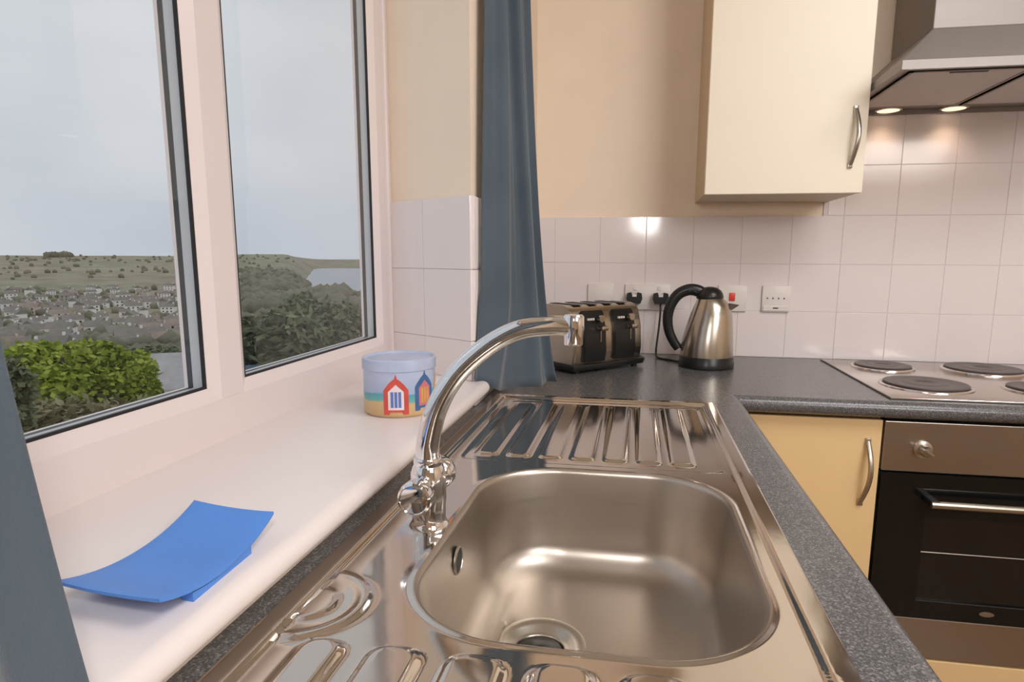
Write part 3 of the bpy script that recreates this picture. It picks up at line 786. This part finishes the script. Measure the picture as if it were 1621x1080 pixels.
box(dd, OX0, WX0, FY-.004, -.580, -.527, -.171); box(dd, WX1, OX1, FY-.004, -.580, -.527, -.171)
box(dd, WX0, WX1, FY-.004, -.580, -.527, WZ0); box(dd, WX0, WX1, FY-.004, -.580, WZ1, -.171)
door = obj('oven_door', dd, blackg_m, ov)
obj('door_window', B(WX0, WX1, FY+.001, FY+.004, WZ0, WZ1), ovenwin_m, door)
bm = bmesh.new(); tube(bm, [(WX0, FY-.0005, -.361), (WX1, FY-.0005, -.361)], .0014, 8); obj('rack_bar', bm, nickel_m, door)
bm = bmesh.new(); box(bm, WX0, WX1, FY-.0045, FY-.0038, WZ0-.003, WZ0-.001); obj('window_edge', bm, seal_m, door)
bm = bmesh.new(); tube(bm, [(.792, FY-.045, -.228), (1.203, FY-.045, -.228)], .0085, 20)
h = obj('door_handle', bm, nickel_m, door, smooth=True)
for x_ in (.800, 1.195):
    obj('handle_bracket', B(x_-.010, x_+.010, FY-.050, FY-.003, -.234, -.219, .003), black_m, door)
bm = bmesh.new(); lathe(bm, [(.016, -.0008), (.016, 0)], 32, axis='Y', c=(0, 0, 0)); bmesh.ops.scale(bm, vec=(1, 1, .38), verts=bm.verts); bmesh.ops.translate(bm, vec=(.955, FY-.004, -.503), verts=bm.verts); bmesh.ops.recalc_face_normals(bm, faces=bm.faces)
obj('maker_badge', bm, nickel_m, door)
obj('lower_strip', B(OX0, OX1, FY, -.580, -.632, -.530, .0015), inox_m, ov)
un = thing('drawer_unit', (.998, -.30, ZF), 'cream drawer front below the oven', 'drawer')
obj('carcass', B(.702, 1.294, -.578, -.004, -.80, -.636), carc_m, un)
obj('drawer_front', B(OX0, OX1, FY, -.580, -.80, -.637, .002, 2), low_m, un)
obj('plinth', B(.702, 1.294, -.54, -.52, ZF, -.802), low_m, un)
un = thing('base_cupboard', (1.60, -.30, ZF), 'cream base cupboard right of the oven', 'cupboard')
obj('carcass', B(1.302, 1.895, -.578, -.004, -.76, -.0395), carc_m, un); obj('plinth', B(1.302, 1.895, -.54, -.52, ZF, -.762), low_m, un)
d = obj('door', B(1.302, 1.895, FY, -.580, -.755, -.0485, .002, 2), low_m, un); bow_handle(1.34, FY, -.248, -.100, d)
su = thing('sink_unit', (.06, -1.6, ZF), 'cream base unit under the sink', 'cupboard')
bm = bmesh.new(); box(bm, XW+.004, .310, -2.598, -.66, -.76, -.20); obj('carcass', bm, carc_m, su)
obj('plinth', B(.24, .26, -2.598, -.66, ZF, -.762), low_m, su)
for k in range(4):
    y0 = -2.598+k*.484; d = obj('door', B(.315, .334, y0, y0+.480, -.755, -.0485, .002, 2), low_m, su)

# ------------------------------------------------------------------ outdoors
EYE = Vector((.124, -2.1133, .3157))
def interp(tab, x):
    if x <= tab[0][0]: return tab[0][1]
    for (a, b), (c_, d_) in zip(tab, tab[1:]):
        if x <= c_: return b+(d_-b)*sst(0, 1, (x-a)/(c_-a))*1.0
    return tab[-1][1]
TL = [(3, .80), (6, .44), (8, .33), (14, .235), (30, .185), (60, .165), (100, .155), (300, .128), (500, .103), (800, .068), (1100, .043), (1500, .022), (2200, .008), (3000, .0005), (4500, .001), (6000, .006)]
TRt = [(3, .80), (6, .44), (8, .33), (14, .24), (30, .18), (60, .155), (100, .140), (300, .095), (500, .068), (650, .056), (800, .078), (1000, .078), (1400, .060), (3300, .030), (3600, .017), (4500, .005), (6000, .004)]
TMd = [(3, .80), (6, .44), (8, .33), (14, .24), (30, .18), (60, .158), (100, .145), (300, .105), (500, .080), (700, .062), (900, .045), (1200, .026), (1500, .022), (2400, .004), (3200, -.003), (6000, .003)]
def sfun(az, d_):
    l, mdl, rgt = interp(TL, d_), interp(TMd, d_), interp(TRt, d_)
    a = sst(37.5, 34.5, az); v_ = l*(1-a)+mdl*a
    b = sst(31, 27, az); return v_*(1-b)+rgt*b
def ground(az, d_):
    a = math.radians(az); x_ = EYE.x-math.sin(a)*d_; y_ = EYE.y+math.cos(a)*d_
    nz = noise.noise(Vector((x_/90, y_/90, 0)))*2.2*min(1, d_/200) + noise.noise(Vector((x_/350, y_/350, 3)))*6*min(1, d_/900)*(1 if d_ < 2500 else .6)
    nz += .12*noise.noise(Vector((x_/3, y_/3, 1)))
    return Vector((x_, y_, EYE.z-sfun(az, d_)*d_+nz))
bm = bmesh.new(); azs = [8+i*.5 for i in range(145)]; ds = [3*(2200)**(j/190) for j in range(191)]
V = [[bm.verts.new(ground(a, d_)) for a in azs] for d_ in ds]
for j in range(len(ds)-1):
    for i in range(len(azs)-1): bm.faces.new((V[j][i], V[j+1][i], V[j+1][i+1], V[j][i+1]))
m = bpy.data.materials.new('hillside'); m.use_nodes = True; t = m.node_tree; p = t.nodes['Principled BSDF']; p.inputs['Roughness'].default_value = .9; p.inputs['Specular IOR Level'].default_value = .1
co = N(t, 'ShaderNodeTexCoord'); v = N(t, 'ShaderNodeTexVoronoi'); v.inputs['Scale'].default_value = .0045
n1_ = N(t, 'ShaderNodeTexNoise'); n1_.inputs['Scale'].default_value = .02; n1_.inputs['Detail'].default_value = 8; n1_.inputs['Roughness'].default_value = .65
vm = N(t, 'ShaderNodeVectorMath', operation='MULTIPLY_ADD'); vm.inputs[1].default_value = (60, 60, 60)
nd = N(t, 'ShaderNodeTexNoise'); nd.inputs['Scale'].default_value = .01
t.links.new(co.outputs['Object'], nd.inputs['Vector']); t.links.new(nd.outputs['Color'], vm.inputs[0]); t.links.new(co.outputs['Object'], vm.inputs[2])
t.links.new(vm.outputs[0], v.inputs['Vector']); t.links.new(co.outputs['Object'], n1_.inputs['Vector'])
sep = N(t, 'ShaderNodeSeparateColor'); t.links.new(v.outputs['Color'], sep.inputs[0])
ra = N(t, 'ShaderNodeValToRGB'); e = ra.color_ramp.elements; e[0].color = (.27, .25, .16, 1); e[1].color = (.40, .38, .24, 1); q = e.new(.35); q.color = (.37, .31, .22, 1); q = e.new(.6); q.color = (.28, .30, .19, 1)  # land ramps made paler, distance haze painted into the colour
rb = N(t, 'ShaderNodeValToRGB'); e = rb.color_ramp.elements; e[0].position = .35; e[0].color = (.21, .18, .13, 1); e[1].position = .65; e[1].color = (.46, .40, .31, 1)
t.links.new(sep.outputs[0], ra.inputs[0]); t.links.new(n1_.outputs['Fac'], rb.inputs[0])
mc = N(t, 'ShaderNodeMix', data_type='RGBA'); mc.inputs[0].default_value = .5
t.links.new(ra.outputs[0], mc.inputs[6]); t.links.new(rb.outputs[0], mc.inputs[7]); t.links.new(mc.outputs[2], p.inputs['Base Color'])
hill = obj('hillside', bm, m, recentre=False)
for f in hill.data.polygons: f.use_smooth = True
hill['kind'] = 'structure'
water_m = mat('estuary_water', (.20, .22, .25, 1), .25, bump=.2, bscale=.5, bdist=.2, spec=.6)
bm = bmesh.new(); vs = [bm.verts.new(p_) for p_ in ((-3600, 300, -61), (900, 300, -61), (900, 5000, -61), (-3600, 5000, -61))]; bm.faces.new(vs)
wtr = obj('estuary', bm, water_m, recentre=False); tag(wtr, kind='structure')

# distant houses; wall colours lightened to stand in for haze
hw_m = mat('house_white_render', (.95, .92, .88, 1), .8, vary=.05, vscale=.3)
hc_m = mat('house_cream_render', (.72, .64, .54, 1), .8, vary=.08, vscale=.3)
hg_m = mat('house_stone', (.46, .42, .38, 1), .85, vary=.1, vscale=.3)
rs_m = mat('slate_roof', (.25, .22, .19, 1), .7, vary=.15, vscale=.4)
rbn_m = mat('brown_tile_roof', (.33, .26, .21, 1), .7, vary=.15, vscale=.4)
dk_m = mat('dark_window', (.04, .045, .05, 1), .2, vary=.1)
def house(wm, rm, L_, W_, H_, label, group):
    h = thing('house', (0, 0, 0), label, 'house', 0, group)
    obj('wall', B(-L_/2, L_/2, -W_/2, W_/2, -3, H_), wm, h)
    bm = bmesh.new(); poly_prism(bm, [(-W_/2-.4, H_-.1), (W_/2+.4, H_-.1), (0, H_+W_*.36)], 'X', -L_/2-.3, L_/2+.3); obj('roof', bm, rm, h)
    obj('chimney', B(L_*.32, L_*.32+.9, -.45, .45, H_+W_*.2, H_+W_*.36+1), wm, h)
    bm = bmesh.new()
    for f in (-1, 1):
        for xx in (-.3, 0, .3):
            for zz in (H_*.25, H_*.72): box(bm, L_*xx-.6, L_*xx+.6, f*W_/2-.04, f*W_/2+.04, zz-.6, zz+.6)
    tag(obj('windows', bm, dk_m, h), kind='stuff'); return h
G_ = [('small distant white rendered house in the valley town', 'distant white houses'), ('small distant cream house in the valley town', 'distant cream houses'), ('small distant grey stone house in the valley town', 'distant stone houses')]
protos = [house(hw_m, rs_m, 11, 7.5, 5.5, *G_[0]), house(hc_m, rbn_m, 15, 8, 5, *G_[1]), house(hg_m, rs_m, 13, 8, 5, *G_[2])]
used = [False]*3
def place_house(az, d_, rot, k, sc_=1):
    if not used[k]: h = protos[k]; used[k] = True
    else: h = copy_tree(protos[k])
    g = ground(az, d_); h.location = g; h.rotation_euler = (0, 0, rot); h.scale = (sc_,)*3
rnd = random.Random(21)
hp = []
for q in range(190):
    for tr_ in range(20):
        az = rnd.uniform(38.3, 54); d_ = rnd.choice([rnd.uniform(300, 560), rnd.uniform(450, 800), rnd.uniform(700, 1050)])
        g = ground(az, d_)
        if all((g-o_).length > 17 for o_ in hp): break
    else: continue
    hp.append(g)
    place_house(az, d_, math.radians(az)+rnd.choice([0, 0, PI/2])+rnd.uniform(-.4, .4), rnd.choice([0, 0, 0, 0, 1, 2]), rnd.uniform(.8, 1.25))
for q in range(14):
    az = rnd.uniform(30.5, 33.4); d_ = rnd.uniform(520, 680); g = ground(az, d_)
    if all((g-o_).length > 17 for o_ in hp): hp.append(g); place_house(az, d_, rnd.uniform(0, 3), rnd.choice([0, 1]), .8)

# distant woodland and garden greenery
def foliage_mat(name, c0, c1, scale):
    m = bpy.data.materials.new(name); m.use_nodes = True; t = m.node_tree; p = t.nodes['Principled BSDF']; p.inputs['Roughness'].default_value = .75; p.inputs['Specular IOR Level'].default_value = .2
    co = N(t, 'ShaderNodeTexCoord'); n = N(t, 'ShaderNodeTexNoise'); n.inputs['Scale'].default_value = scale; n.inputs['Detail'].default_value = 4
    r = N(t, 'ShaderNodeValToRGB'); r.color_ramp.elements[0].position = .35; r.color_ramp.elements[1].position = .65; r.color_ramp.elements[0].color = c0; r.color_ramp.elements[1].color = c1
    t.links.new(co.outputs['Object'], n.inputs['Vector']); t.links.new(n.outputs['Fac'], r.inputs[0]); t.links.new(r.outputs[0], p.inputs['Base Color']); return m
wood_m = foliage_mat('distant_wood', (.17, .165, .11, 1), (.29, .265, .18, 1), .02)  # tree colours raised to include the lightening of haze
ico = bmesh.new(); bmesh.ops.create_icosphere(ico, subdivisions=1, radius=1); iv = [v_.co.copy() for v_ in ico.verts]; ifc = [[v_.index for v_ in f.verts] for f in ico.faces]; ico.free()
def blobs(name, spots, m_, label):
    vs, fs = [], []
    for (g, r_) in spots:
        b_ = len(vs); s = rnd.uniform(.8, 1.2)
        for c_ in iv: vs.append((g.x+c_.x*r_*rnd.uniform(.8, 1.2), g.y+c_.y*r_*rnd.uniform(.8, 1.2), g.z+r_*.4+c_.z*r_*s))
        fs += [[b_+i for i in f] for f in ifc]
    me = bpy.data.meshes.new(name); me.from_pydata(vs, [], fs); me.materials.append(m_); o = bpy.data.objects.new(name, me); C.objects.link(o)
    for f in me.polygons: f.use_smooth = True
    BASE[o.name] = Matrix(); return tag(o, label, 'trees', kind='stuff')
sp_ = []
for q in range(2600):
    az = rnd.uniform(22, 56); d_ = math.exp(rnd.uniform(math.log(110), math.log(1500))); g = ground(az, d_)
    if g.z < -60 or (d_ > 1080 and az > 36): continue
    if all((g-o_).length > 9 for o_ in hp): sp_.append((g, rnd.uniform(2.5, 5.5)*(1 if d_ > 250 else .6)))
for q in range(1500):       # wooded knoll and far hedgerows
    if q < 1250: az = rnd.uniform(26, 34); d_ = rnd.uniform(500, 1250)
    else: az = rnd.uniform(30, 56); d_ = rnd.uniform(1300, 2900)
    g = ground(az, d_)
    if g.z > -58: sp_.append((g, rnd.uniform(4, 8) if q < 1250 else rnd.uniform(3, 6)))
blobs('woodland', sp_, wood_m, 'dark woodland and hedgerow trees scattered through the valley')
# skyline clump
blobs('skyline_trees', [(ground(45.6+q*.17, 2750)+Vector((0, 0, 2)), 13) for q in range(9)], wood_m, 'flat clump of trees standing on the skyline above the town')

def leafy(name, parent, centre, rad, nleaf, size, m_, seed, droop=.3, long=1.6):
    r_ = random.Random(seed); vs, fs = [], []
    lobes = [(Vector((r_.uniform(-1, 1)*rad[0]*.65, r_.uniform(-1, 1)*rad[1]*.65, r_.uniform(-.6, .8)*rad[2]*.65)), r_.uniform(.35, .6)) for _ in range(14)]
    for _ in range(nleaf):
        lc, lr = r_.choice(lobes); d_ = Vector((r_.gauss(0, 1), r_.gauss(0, 1), r_.gauss(0, 1))).normalized()*(r_.random()**.25)
        c_ = Vector(centre)+lc+Vector((d_.x*rad[0], d_.y*rad[1], d_.z*rad[2]))*lr
        u_ = Vector((r_.gauss(0, 1), r_.gauss(0, 1), r_.gauss(0, .6)-droop)).normalized(); w_ = u_.cross(Vector((r_.gauss(0, 1), r_.gauss(0, 1), r_.gauss(0, 1)))).normalized()
        s = size*r_.uniform(.6, 1.3); b_ = len(vs)
        vs += [c_, c_+u_*s*long*.5+w_*s*.5, c_+u_*s*long, c_+u_*s*long*.5-w_*s*.5]; fs.append((b_, b_+1, b_+2, b_+3))
    Mi = BASE[parent.name].inverted(); me = bpy.data.meshes.new(name); me.from_pydata([Mi @ v_ for v_ in vs], [], fs); me.materials.append(m_)
    o = bpy.data.objects.new(name, me); C.objects.link(o); o.parent = parent; o['kind'] = 'stuff'; return o
bright_m = foliage_mat('bright_bush_leaves', (.20, .28, .03, 1), (.46, .52, .09, 1), 2.2)
olive_m = foliage_mat('olive_leaves', (.14, .14, .06, 1), (.36, .33, .20, 1), 2.5)
dull_m = foliage_mat('dull_green_leaves', (.11, .13, .07, 1), (.24, .26, .14, 1), 2.5)
bark_m = mat('bark', (.12, .09, .06, 1), .9, bump=.5, bscale=20, vary=.2)
def bush(name, az, d_, drop, rad, nleaf, size, m_, label, seed, **k):
    a = math.radians(az); c_ = Vector((EYE.x-math.sin(a)*d_, EYE.y+math.cos(a)*d_, EYE.z-drop*d_)); g = ground(az, d_)
    zb_ = min(g.z, c_.z-rad[2])
    t_ = thing(name, (c_.x, c_.y, g.z), label, 'shrub'); rr = random.Random(seed)
    leafy('leaves', t_, c_, rad, nleaf, size, m_, seed, **k)
    bm = bmesh.new()
    for q in range(7):
        e_ = c_+Vector((rr.uniform(-.6, .6)*rad[0], rr.uniform(-.6, .6)*rad[1], rr.uniform(-.1, .7)*rad[2]))
        tube(bm, [(c_.x+rr.uniform(-.1, .1), c_.y+rr.uniform(-.1, .1), g.z-.1), ((c_.x+e_.x)/2, (c_.y+e_.y)/2, (g.z+e_.z)/2), e_], .03, 6)
    obj('stems', bm, bark_m, t_)
bush('bush', 46.5, 14, .163, (1.12, 1.12, .80), 16000, .085, bright_m, 'bright green rounded bush outside the left pane', 1)
bush('bush', 43.2, 15, .168, (.52, .52, .68), 9000, .085, bright_m, 'mid green bush crowding the right side of the bright bush', 2)
bush('shrub', 50.6, 8, .185, (.24, .24, .62), 2600, .055, dull_m, 'tall dull green shrub outside, beside the left curtain', 3)
bush('shrub', 45.0, 9, .235, (1.0, 1.0, .42), 6500, .06, olive_m, 'low olive brown shrub along the bottom of the left pane', 4, long=2.6)
bush('shrub', 40.6, 10, .238, (1.0, 1.0, .36), 6500, .06, olive_m, 'low olive shrub below the grey roof outside', 5, long=2.6)
bush('shrub', 41.2, 30, .146, (2.5, 2.0, .55), 7000, .13, dull_m, 'dark hedge-like shrub behind the grey roof outside', 6)
bush('shrub', 30.8, 9, .130, (.62, .62, .55), 6500, .060, dull_m, 'loose green shrub rising in the middle of the right pane', 7, long=2.8)
bush('shrub', 34.2, 11, .125, (.40, .40, .50), 5000, .060, olive_m, 'olive shrub close to the mullion in the right pane', 8, long=2.2)
bush('shrub', 27.2, 10, .115, (.75, .75, .75), 8000, .060, dull_m, 'dark green shrub at the right end of the right pane', 9)
# neighbour roofs
def near_roof(az, d_, drop, L_, W_, rot, m_, wm, label, chim):
    a = math.radians(az); c_ = Vector((EYE.x-math.sin(a)*d_, EYE.y+math.cos(a)*d_, EYE.z-drop*d_)); h = thing('house', tuple(c_-Vector((0, 0, 3))), label, 'house', rot)
    def lp(name, bm, m2, par=h):
        bmesh.ops.transform(bm, matrix=BASE[h.name], verts=bm.verts); return obj(name, bm, m2, par)
    lp('wall', B(-L_/2, L_/2, -W_/2, W_/2, -1, 2.5), wm)
    bm = bmesh.new(); poly_prism(bm, [(-W_/2-.15, 2.4), (W_/2+.15, 2.4), (0, 2.4+W_*.38)], 'X', -L_/2-.1, L_/2+.1); lp('roof', bm, m_)
    if chim: lp('chimney', B(L_*.30, L_*.30+.45, -.3, .3, 2.4, 2.9+W_*.38), hw_m)
grey_m = mat('grey_roof', (.46, .44, .43, 1), .8, vary=.12, vscale=3)
blue_slate = mat('blue_slate_roof', (.13, .16, .21, 1), .55, vary=.2, vscale=3)
near_roof(39.6, 24, .150, 2.4, 2.6, math.radians(30), grey_m, hw_m, 'grey roofed outbuilding with white chimney beyond the bushes', True)
near_roof(32.6, 8.5, .160, 1.5, 1.6, math.radians(25), blue_slate, hg_m, 'blue slate roofed shed low in the right pane', False)

# ------------------------------------------------------------------ lift everything so the floor is at z = 0
for o in bpy.data.objects:
    if o.parent is None: o.location.z += ZO
